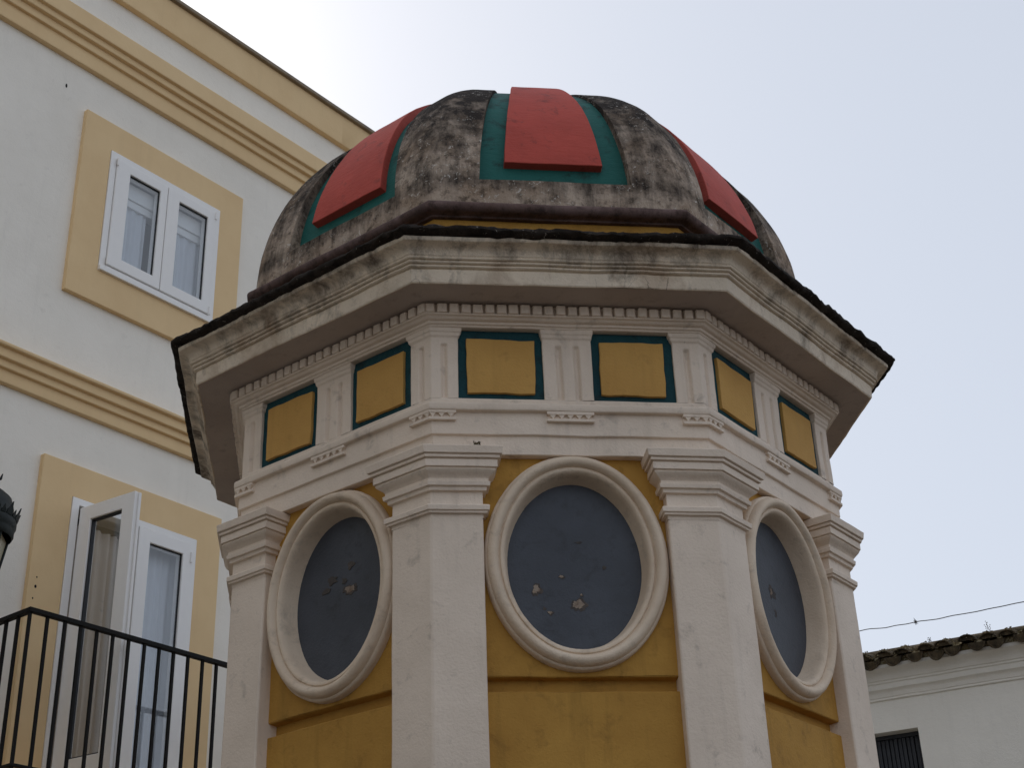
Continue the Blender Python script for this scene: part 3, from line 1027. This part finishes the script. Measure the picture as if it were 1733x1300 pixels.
def balcony_door():
    fr_ = MB()
    rect_ring(fr_, (door[0] + 0.004, door[1] - 0.004, door[2] + 0.004, door[3] - 0.004), (door[0] + 0.066, door[1] - 0.062, door[2] + 0.05, door[3] - 0.058), -0.03, 0.052)
    root = fr_.build('balcony_door', 'upvc', bld, 0.004, smooth=0)
    z0, z1 = door[2] + 0.055, 6.052
    # closed right leaf
    s = MB()
    rect_ring(s, (1.112, door[1] - 0.066, z0, z1), (1.222, 1.545, z0 + 0.12, 5.950), -0.02, 0.066)
    s.build('leaf', 'upvc', root, 0.006, smooth=0)
    gk = MB()
    rect_ring(gk, (1.218, 1.549, z0 + 0.116, 5.954), (1.229, 1.538, z0 + 0.127, 5.943), 0.034, 0.050)
    gk.build('gasket', 'gasket', root, smooth=0)
    p = MB()
    p.box(LB, 1.220, 1.547, 0.038, 0.044, z0 + 0.118, 5.952)
    p.build('pane', 'glass', root, smooth=0)
    h_ = MB()
    h_.tube([LB(1.624, 0.070, 5.90), LB(1.624, 0.070, 5.985)], 0.009, 8)
    h_.build('hinge', 'upvc', root)
    # open left leaf, swung out over the balcony
    ang = math.atan2(0.547, 0.069)
    ca, sa = math.cos(ang), math.sin(ang)
    def OL(a, b_, z):                      # a along the leaf from the hinge, b_ across its thickness
        return LB(0.571 + ca * a - sa * b_, 0.055 + sa * a + ca * b_, z)
    s = MB()
    zt = 6.035
    out, inn = (0.0, 0.552, z0, zt), (0.118, 0.432, z0 + 0.12, zt - 0.112)
    def loop(r, b_):
        return [OL(r[0], b_, r[2]), OL(r[1], b_, r[2]), OL(r[1], b_, r[3]), OL(r[0], b_, r[3])]
    s.grid([loop(out, -0.066), loop(out, 0.0), loop(inn, 0.0), loop(inn, -0.066)], closed_u=True, closed_v=True)
    s.box(OL, 0.552, 0.566, -0.054, -0.030, z0 + 0.004, zt - 0.004)
    s.build('leaf', 'upvc', root, 0.005, smooth=0)
    gk = MB()
    i2 = (inn[0] + 0.011, inn[1] - 0.011, inn[2] + 0.011, inn[3] - 0.011)
    o2 = (inn[0] - 0.003, inn[1] + 0.003, inn[2] - 0.003, inn[3] + 0.003)
    gk.grid([loop(o2, -0.050), loop(o2, -0.016), loop(i2, -0.016), loop(i2, -0.050)], closed_u=True, closed_v=True)
    gk.build('gasket', 'gasket', root, smooth=0)
    p = MB()
    p.box(OL, inn[0] - 0.002, inn[1] + 0.002, -0.036, -0.030, inn[2] - 0.002, inn[3] + 0.002)
    p.build('pane', 'glass', root, smooth=0)
    h_ = MB()
    h_.box(OL, 0.49, 0.515, -0.085, -0.066, 4.96, 5.02)
    h_.tube([OL(0.5, -0.085, 5.0), OL(0.5, -0.105, 4.99), OL(0.485, -0.108, 4.94), OL(0.484, -0.108, 4.86)], 0.009, 8)
    h_.build('handle', 'upvc', root)


balcony_door()

# balcony
BO, BU0, BU1, RZ = 0.70, -0.155, 2.46, 4.905
m = MB()
m.box(LB, BU0 - 0.06, BU1 + 0.06, 0.002, BO + 0.05, 3.70, 3.845)
balc = m.build('balcony', 'band', bld, 0.01, smooth=0)
m = MB()
m.box(LB, BU0 - 0.02, BU1 + 0.02, BO - 0.02, BO + 0.02, RZ - 0.017, RZ + 0.015)
m.box(LB, BU0 - 0.02, BU0 + 0.02, 0.0, BO - 0.0205, RZ - 0.017, RZ + 0.015)
m.box(LB, BU1 - 0.02, BU1 + 0.02, 0.0, BO - 0.0205, RZ - 0.017, RZ + 0.015)
m.build('handrail', 'iron', balc, 0.003, smooth=0)
m = MB()
m.box(LB, BU0 - 0.018, BU1 + 0.018, BO - 0.018, BO + 0.018, 3.895, 3.915)
m.box(LB, BU0 - 0.018, BU0 + 0.018, 0.0, BO - 0.0185, 3.895, 3.915)
m.box(LB, BU1 - 0.018, BU1 + 0.018, 0.0, BO - 0.0185, 3.895, 3.915)
m.build('bottom_rail', 'iron', balc, 0.003, smooth=0)
bar_me = None
spots = [(BU0 + 0.1307 * k, BO) for k in range(21)] + [(BU0, BO - 0.1307 * k) for k in range(1, 6)] + [(BU1, BO - 0.1307 * k) for k in range(1, 6)]
for (u, o) in spots:
    if bar_me is None:
        m = MB()
        m.box(lambda a, b_, c: Vector((a, b_, c)), -0.0095, 0.0095, -0.0095, 0.0095, 0, RZ - 3.86)
        ob = m.build('baluster', 'iron', balc, smooth=0)
        bar_me = ob.data
    else:
        ob = bpy.data.objects.new('baluster', bar_me)
        col.objects.link(ob)
        ob.parent = balc
    ob.location = LB(u, o, 3.85)
    ob.rotation_euler = (random.uniform(-0.004, 0.004), random.uniform(-0.004, 0.004), math.pi / 2 - AZL)

# ------------------------------------------------------------------ wall lantern at the left edge
lamp = thing('wall_lantern', 'dark green iron lantern with cream glass at the left edge beside the balcony', 'lantern', loc=LB(-0.565, 0, 4.2))
LC = LB(-0.565, 0.6, -0.07)
linv = -Vector(lamp.location)


def lathe(mm, prof, n=8, ph=0.0):
    mm.grid([[LC + Vector((r * math.cos(2 * math.pi * k / n + ph), r * math.sin(2 * math.pi * k / n + ph), z)) for k in range(n)] for r, z in prof], closed_u=True)


def lbuild(mm, name, mat, **kw):
    for v in mm.v:
        v += linv
    return mm.build(name, mat, lamp, **kw)


m = MB()
lathe(m, [(0.225, 5.385), (0.235, 5.40), (0.235, 5.43), (0.238, 5.445), (0.245, 5.46), (0.245, 5.495), (0.238, 5.515), (0.228, 5.54), (0.222, 5.555), (0.215, 5.60), (0.195, 5.66), (0.15, 5.70), (0.09, 5.725), (0.08, 5.76), (0.09, 5.775), (0.09, 5.80), (0.05, 5.82), (0.03, 5.87), (0.0, 5.93)], 24)
roof = lbuild(m, 'lantern_roof', 'lamp_metal', smooth=40)
for k in range(28):
    a = 2 * math.pi * k / 28
    rdir = Vector((math.cos(a), math.sin(a), 0))
    tdir = Vector((-math.sin(a), math.cos(a), 0))
    m = MB()
    big_ = k % 2 == 0
    hgt = 0.085 if big_ else 0.05
    wd = 0.024 if big_ else 0.016
    b0 = LC + rdir * 0.236 + Vector((0, 0, 5.505))
    out = [(-wd, 0), (-wd * 1.1, hgt * 0.35), (-wd * 0.5, hgt * 0.55), (0, hgt), (wd * 0.5, hgt * 0.55), (wd * 1.1, hgt * 0.35), (wd, 0)]
    fr0 = [b0 + tdir * x + Vector((0, 0, z)) + rdir * (0.30 * z) for x, z in out]
    m.grid([fr0, [p + rdir * 0.008 for p in fr0]], closed_u=True)
    m.f += [tuple(range(7)), tuple(range(7, 14))]
    lbuild(m, 'crest_leaf', 'lamp_metal', smooth=0)
for k in range(8):
    a = 2 * math.pi * k / 8
    rdir = Vector((math.cos(a), math.sin(a), 0))
    m = MB()
    m.tube([LC + rdir * 0.085 + Vector((0, 0, 5.79)), LC + rdir * 0.11 + Vector((0, 0, 5.80)), LC + rdir * 0.118 + Vector((0, 0, 5.835))], [0.012, 0.010, 0.003], 6)
    lbuild(m, 'crest_leaf', 'lamp_metal')
P6 = math.pi / 6
m = MB()
lathe(m, [(0.205, 5.388), (0.115, 4.86)], 6, P6)
lbuild(m, 'lamp_glass', 'lamp_glass', smooth=0)
for k in range(6):
    a = 2 * math.pi * k / 6 + P6
    rdir = Vector((math.cos(a), math.sin(a), 0))
    m = MB()
    m.tube([LC + rdir * 0.210 + Vector((0, 0, 5.39)), LC + rdir * 0.118 + Vector((0, 0, 4.855))], 0.011, 6)
    lbuild(m, 'glazing_bar', 'lamp_metal')
m = MB()
lathe(m, [(0.0, 4.80), (0.05, 4.80), (0.07, 4.83), (0.13, 4.845), (0.13, 4.87), (0.10, 4.875)], 12)
lathe(m, [(0.0, 4.62), (0.02, 4.64), (0.035, 4.68), (0.02, 4.72), (0.03, 4.79), (0.0, 4.80)], 10)
lbuild(m, 'lantern_base', 'lamp_metal', smooth=40)
m = MB()
arm = []
for k in range(25):
    f = k / 24
    arm.append(LB(-0.565, 0.02 + 0.58 * f, 4.36 + 0.32 * f ** 2))
m.tube(arm, 0.014, 8)
sc_ = []
for k in range(30):
    a = k / 29 * 3.6 * math.pi
    r = 0.15 * (1 - k / 34)
    sc_.append(LB(-0.565, 0.28 + r * math.cos(a), 4.56 + r * math.sin(a) * 0.9))
m.tube(sc_, 0.010, 8)
m.box(LB, -0.655, -0.545, 0.0, 0.02, 4.22, 4.75)
lbuild(m, 'bracket', 'lamp_metal')

# ------------------------------------------------------------------ low house on the right
AZR = rad(-56.5)
RE = Vector((math.sin(AZR), math.cos(AZR), 0))          # along the wall, to the left and away
RM = Vector((RE.y, -RE.x, 0))                            # away from the camera
KR = 16.0


def RB(w, o, z):
    p = Vector((CAM.x, CAM.y, 0)) + RM * (KR - o) + RE * w
    p.z = z
    return p


house = thing('low_house', 'low whitewashed house with mossy tiled eaves right of the kiosk', 'house')
W0, W1, HZ = -3.0, 6.6, 6.30
hw = (3.240, 4.15, 4.55, 5.650)
m = MB()
us = sorted([W0, W1, hw[0], hw[1]])
zs = sorted([0.0, HZ, hw[2], hw[3]])
for a in range(3):
    for b_ in range(3):
        if a == 1 and b_ == 1:
            continue
        m.add([RB(us[a], 0, zs[b_]), RB(us[a + 1], 0, zs[b_]), RB(us[a + 1], 0, zs[b_ + 1]), RB(us[a], 0, zs[b_ + 1])], [(0, 1, 2, 3)])
m.grid([[RB(hw[0], o, hw[2]), RB(hw[1], o, hw[2]), RB(hw[1], o, hw[3]), RB(hw[0], o, hw[3])] for o in (0, -0.22)], closed_u=True)
for (p, q) in (((W0, 0), (W0, -6)), ((W0, -6), (W1, -6)), ((W1, -6), (W1, 0))):
    m.add([RB(p[0], p[1], 0), RB(q[0], q[1], 0), RB(q[0], q[1], HZ), RB(p[0], p[1], HZ)], [(0, 1, 2, 3)])
m.add([RB(W0, 0, HZ), RB(W1, 0, HZ), RB(W1, -6, HZ), RB(W0, -6, HZ)], [(0, 1, 2, 3)])
m.build('wall', 'house_white', house, smooth=0)
m = MB()
prof = [(-0.01, 5.985), (0.018, 5.987), (0.022, 5.995), (0.022, 6.012), (0.030, 6.016), (0.034, 6.025), (0.040, 6.050), (0.052, 6.070), (0.072, 6.086), (0.085, 6.092), (0.087, 6.10), (0.087, 6.150), (0.098, 6.153), (0.102, 6.160), (0.102, 6.178), (0.114, 6.182), (0.118, 6.190), (0.122, 6.215), (0.135, 6.245), (0.158, 6.270), (0.190, 6.286), (0.20, 6.292), (0.20, 6.33), (-0.1, 6.33)]
m.grid([[RB(W0 + (W1 - W0) * k / 80, o, z) for k in range(81)] for o, z in prof])
m.jitter(0.008, 2.2).build('cornice', 'house_white', house, 0.003, smooth=25)
# window with dark vertical slats
m = MB()


def rring(mm, out, inn, o0, o1):
    def lp(r, o):
        return [RB(r[0], o, r[2]), RB(r[1], o, r[2]), RB(r[1], o, r[3]), RB(r[0], o, r[3])]
    mm.grid([lp(out, o0), lp(out, o1), lp(inn, o1), lp(inn, o0)], closed_u=True, closed_v=True)


rring(m, (hw[0] + 0.003, hw[1] - 0.003, hw[2] + 0.003, hw[3] - 0.003), (hw[0] + 0.045, hw[1] - 0.045, hw[2] + 0.045, hw[3] - 0.045), -0.21, -0.15)
hwin = m.build('window', 'slat', house, 0.004, smooth=0)
m = MB()
m.add([RB(hw[0], -0.218, hw[2]), RB(hw[1], -0.218, hw[2]), RB(hw[1], -0.218, hw[3]), RB(hw[0], -0.218, hw[3])], [(0, 1, 2, 3)])
m.build('backing', 'room_dark', hwin, smooth=0)
for k in range(18):
    m = MB()
    w_ = hw[0] + 0.048 + k * 0.0455
    m.box(RB, w_ + 0.004, w_ + 0.041, -0.205, -0.175 + 0.008 * (k % 2), hw[2] + 0.046, hw[3] - 0.046)
    m.build('slat', 'slat', hwin, 0.003, smooth=0)


# barrel tiles: hollow pan tiles poking out over the cornice, cover tiles over their joints
def tile_mesh(r0, r1, L, up_, th=0.014, n=9):
    """half-barrel along +y (outwards), opening up (pan) or down (cover)"""
    mm = MB()
    def arc(r, y, dz):
        return [Vector((r * math.cos(math.pi * k / n), y, (1 if not up_ else -1) * r * math.sin(math.pi * k / n) + dz)) for k in range(n + 1)]
    a, b_, c, d = arc(r0, 0, 0), arc(r1, L, 0), arc(r1 - th, L, 0), arc(r0 - th, 0, 0)
    mm.grid([a, b_, c, d], closed_v=True)
    k0 = len(mm.v)                                         # mortar packed into the open end
    mm.v += arc(r1 - th * 0.6, L - 0.03, 0)
    mm.f.append(tuple(range(k0, k0 + n + 1)))
    return mm


def tile_obj(name, me_src, loc, tilt, spin, parent, sc=(1, 1, 1)):
    o = bpy.data.objects.new(name, me_src)
    col.objects.link(o)
    o.parent = parent
    out = -RM
    x = RE
    y = (out * math.cos(tilt) + Vector((0, 0, -math.sin(tilt)))).normalized()
    z = x.cross(y)
    R3 = Matrix((x, y, z)).transposed()
    o.matrix_world = Matrix.Translation(loc) @ (R3.to_4x4()) @ Matrix.Rotation(spin, 4, 'Z') @ Matrix.Diagonal((*sc, 1))
    return o


PT = 0.222
mm = MB()
mm.grid([[RB(W0 + (W1 - W0) * k / 60, o, z) for k in range(61)] for o, z in ((0.17, 6.335), (0.16, 6.41), (-0.02, 6.50), (-0.6, 6.53), (-6.0, 6.3))])
hroof = mm.jitter(0.012, 3).build('roof', 'moss', house, smooth=40)
pan = tile_mesh(0.084, 0.094, 0.50, True).build('pan_tile', 'tile', hroof, smooth=40)
cov = tile_mesh(0.085, 0.098, 0.42, False).build('cover_tile', 'tile', hroof, smooth=40)
pan_me, cov_me = pan.data, cov.data
bpy.data.objects.remove(pan)
bpy.data.objects.remove(cov)
nt_ = int((W1 - W0) / PT)
for k in range(nt_):
    w_ = W0 + 0.11 + k * PT
    tile_obj('pan_tile', pan_me, RB(w_, -0.12 + random.uniform(-0.02, 0.02), 6.530 + random.uniform(-0.008, 0.008)), rad(21 + random.uniform(-2, 2)), random.uniform(-0.07, 0.07), hroof, (random.uniform(0.86, 0.98), 1, random.uniform(0.9, 1.05)))
    tile_obj('cover_tile', cov_me, RB(w_ + PT / 2, -0.13 + random.uniform(-0.02, 0.02), 6.510 + random.uniform(-0.008, 0.008)), rad(17 + random.uniform(-2, 2)), random.uniform(-0.07, 0.07), hroof, (random.uniform(0.9, 1.0), 1, random.uniform(0.55, 0.7)))
# ridge tiles running lengthwise along the top
rid = tile_mesh(0.125, 0.145, 0.42, False).build('ridge_tile', 'tile', hroof, smooth=40)
rid_me = rid.data
bpy.data.objects.remove(rid)
k = 0
w_ = W0
while w_ < W1 - 0.3:
    o = bpy.data.objects.new('ridge_tile', rid_me)
    col.objects.link(o)
    o.parent = hroof
    y = RE
    z = Vector((0, 0, 1))
    x = y.cross(z)
    o.matrix_world = Matrix.Translation(RB(w_, -0.12, 6.478 + random.uniform(-0.004, 0.004))) @ Matrix((x, y, z)).transposed().to_4x4() @ Matrix.Rotation(rad(-2.2), 4, 'X') @ Matrix.Diagonal((1, 1, 0.80, 1))
    w_ += 0.345
# moss and lichen clods caught between the tiles
m = MB()
rnd = random.Random(3)
for k in range(2200):
    w_ = rnd.uniform(1.0, 4.6)
    o_ = rnd.uniform(0.02, 0.30)
    z_ = 6.525 - 0.33 * o_ + 0.035 * math.cos((w_ - W0 - 0.22) / PT * 2 * math.pi) + rnd.uniform(-0.02, 0.0)
    r_ = rnd.uniform(0.004, 0.018)
    c = RB(w_, o_, z_)
    q = [c + Vector((rnd.uniform(-1, 1), rnd.uniform(-1, 1), rnd.uniform(-0.6, 0.9))) * r_ for _ in range(5)]
    m.add(q, [(0, 1, 2), (0, 2, 3), (0, 3, 1), (1, 4, 2), (2, 4, 3), (3, 4, 1)])
ms = m.build('moss', 'moss', hroof, smooth=0)
ms['kind'] = 'stuff'

# weeds rooted in the tiles
for (w_, hgt, n_, lab) in ((2.33, 0.13, 5, 'taller tuft of dry weed stalks on the tiled roof near the right edge'), (2.98, 0.05, 4, 'tiny dry weed sprout on the tiled roof nearer the kiosk')):
    m = MB()
    rnd = random.Random(int(w_ * 100))
    base = RB(w_, -0.12, 6.575)
    for k in range(n_):
        a = rnd.uniform(-0.5, 0.5)
        l = hgt * rnd.uniform(0.55, 1.0)
        tip = base + RE * math.sin(a) * l + Vector((0, 0, l * math.cos(a))) + RM * rnd.uniform(-0.04, 0.04)
        midp = (base + tip) / 2 + RE * rnd.uniform(-0.015, 0.015)
        m.tube([base + RE * rnd.uniform(-0.03, 0.03), midp, tip], [0.0016, 0.0013, 0.0008], 4)
        for q in range(3):
            c = tip + Vector((0, 0, -0.02 * q)) + RE * rnd.uniform(-0.008, 0.008)
            m.add([c, c + RE * 0.007 + Vector((0, 0, 0.008)), c + Vector((0, 0, 0.014)), c - RE * 0.005 + Vector((0, 0, 0.010)), c + RM * 0.006 + Vector((0, 0, 0.010))], [(0, 1, 4), (1, 2, 4), (2, 3, 4), (3, 0, 4)])
    ob = m.build('weed_plant', 'weed', None, smooth=0)
    tag(ob, lab, 'weed', 'weeds on the tiled roof')

# ------------------------------------------------------------------ cable over the roof
def at(px, py, t):
    d = fwd + rt2 * ((px - 866.5) / 2506.9) + up2 * ((650 - py) / 2506.9)
    return CAM + d.normalized() * t


pA, pB = at(1457, 1068, 15.3), at(1733, 1019, 13.6)
dv = pB - pA
m = MB()
pts = []
for k in range(-30, 130):
    f = k / 30
    pts.append(pA + dv * f + Vector((0, 0, -0.014 * (1 - (2 * f - 1) ** 2) + 0.012 * noise.noise(Vector((f * 9, 0, 0))))))
m.tube([LB(8.602, -0.1, pts[0].z + 0.05)] + pts, 0.0042, 6)     # fixed to the end wall of the apartment building
cab = thing('overhead_cable', 'thin dark overhead cable with a knot above the tiled roof', 'cable', loc=pts[0])
for v in m.v:
    v -= pts[0]
m.build('cable', 'cable', cab)
kp = pts[30 + 11]
m = MB()
for a in (0.3, 1.2, 2.2, 2.8):
    dd = Vector((0.35 * math.cos(a), 0.1 * math.sin(a * 3), math.sin(a))).normalized() * 0.030
    m.tube([kp - pts[0] - dd, kp - pts[0], kp - pts[0] + dd * (1.4 if a == 2.2 else 0.8)], [0.0015, 0.005, 0.0015], 5)
m.build('tie', 'cable', cab)

# nail holes left in the facade
for (u, z, o_, w_, h_) in ((0.285, 5.42, 0.0455, 0.006, 0.007), (0.283, 5.35, 0.0455, 0.010, 0.013), (0.272, 5.26, 0.0455, 0.006, 0.008), (0.015, 9.69, 0.0008, 0.010, 0.022)):
    m = MB()
    m.add([LB(u + w_ * math.cos(a * math.pi / 4 + 0.3), o_, z + h_ * math.sin(a * math.pi / 4 + 0.3)) for a in range(8)], [tuple(range(8))])
    m.build('nail_hole', 'iron', bld, smooth=0)
# a dark weed tuft on the capital at the kiosk's front left corner
m = MB()
rnd = random.Random(5)
wb = FP(0, -0.262, 0.965, 0.188)
for k in range(12):
    tip = wb + Vector((rnd.uniform(-0.018, 0.018), rnd.uniform(-0.012, 0.012), rnd.uniform(0.003, 0.016)))
    m.tube([wb + Vector((rnd.uniform(-0.015, 0.015), 0, 0)), (wb + tip) / 2 + Vector((rnd.uniform(-0.01, 0.01), 0, 0.008)), tip], [0.0018, 0.0022, 0.001], 4)
tag(m.build('weed_plant', 'weed', None, smooth=0), 'tiny dark weed tuft on top of the kiosk capital left of the middle oval', 'weed')
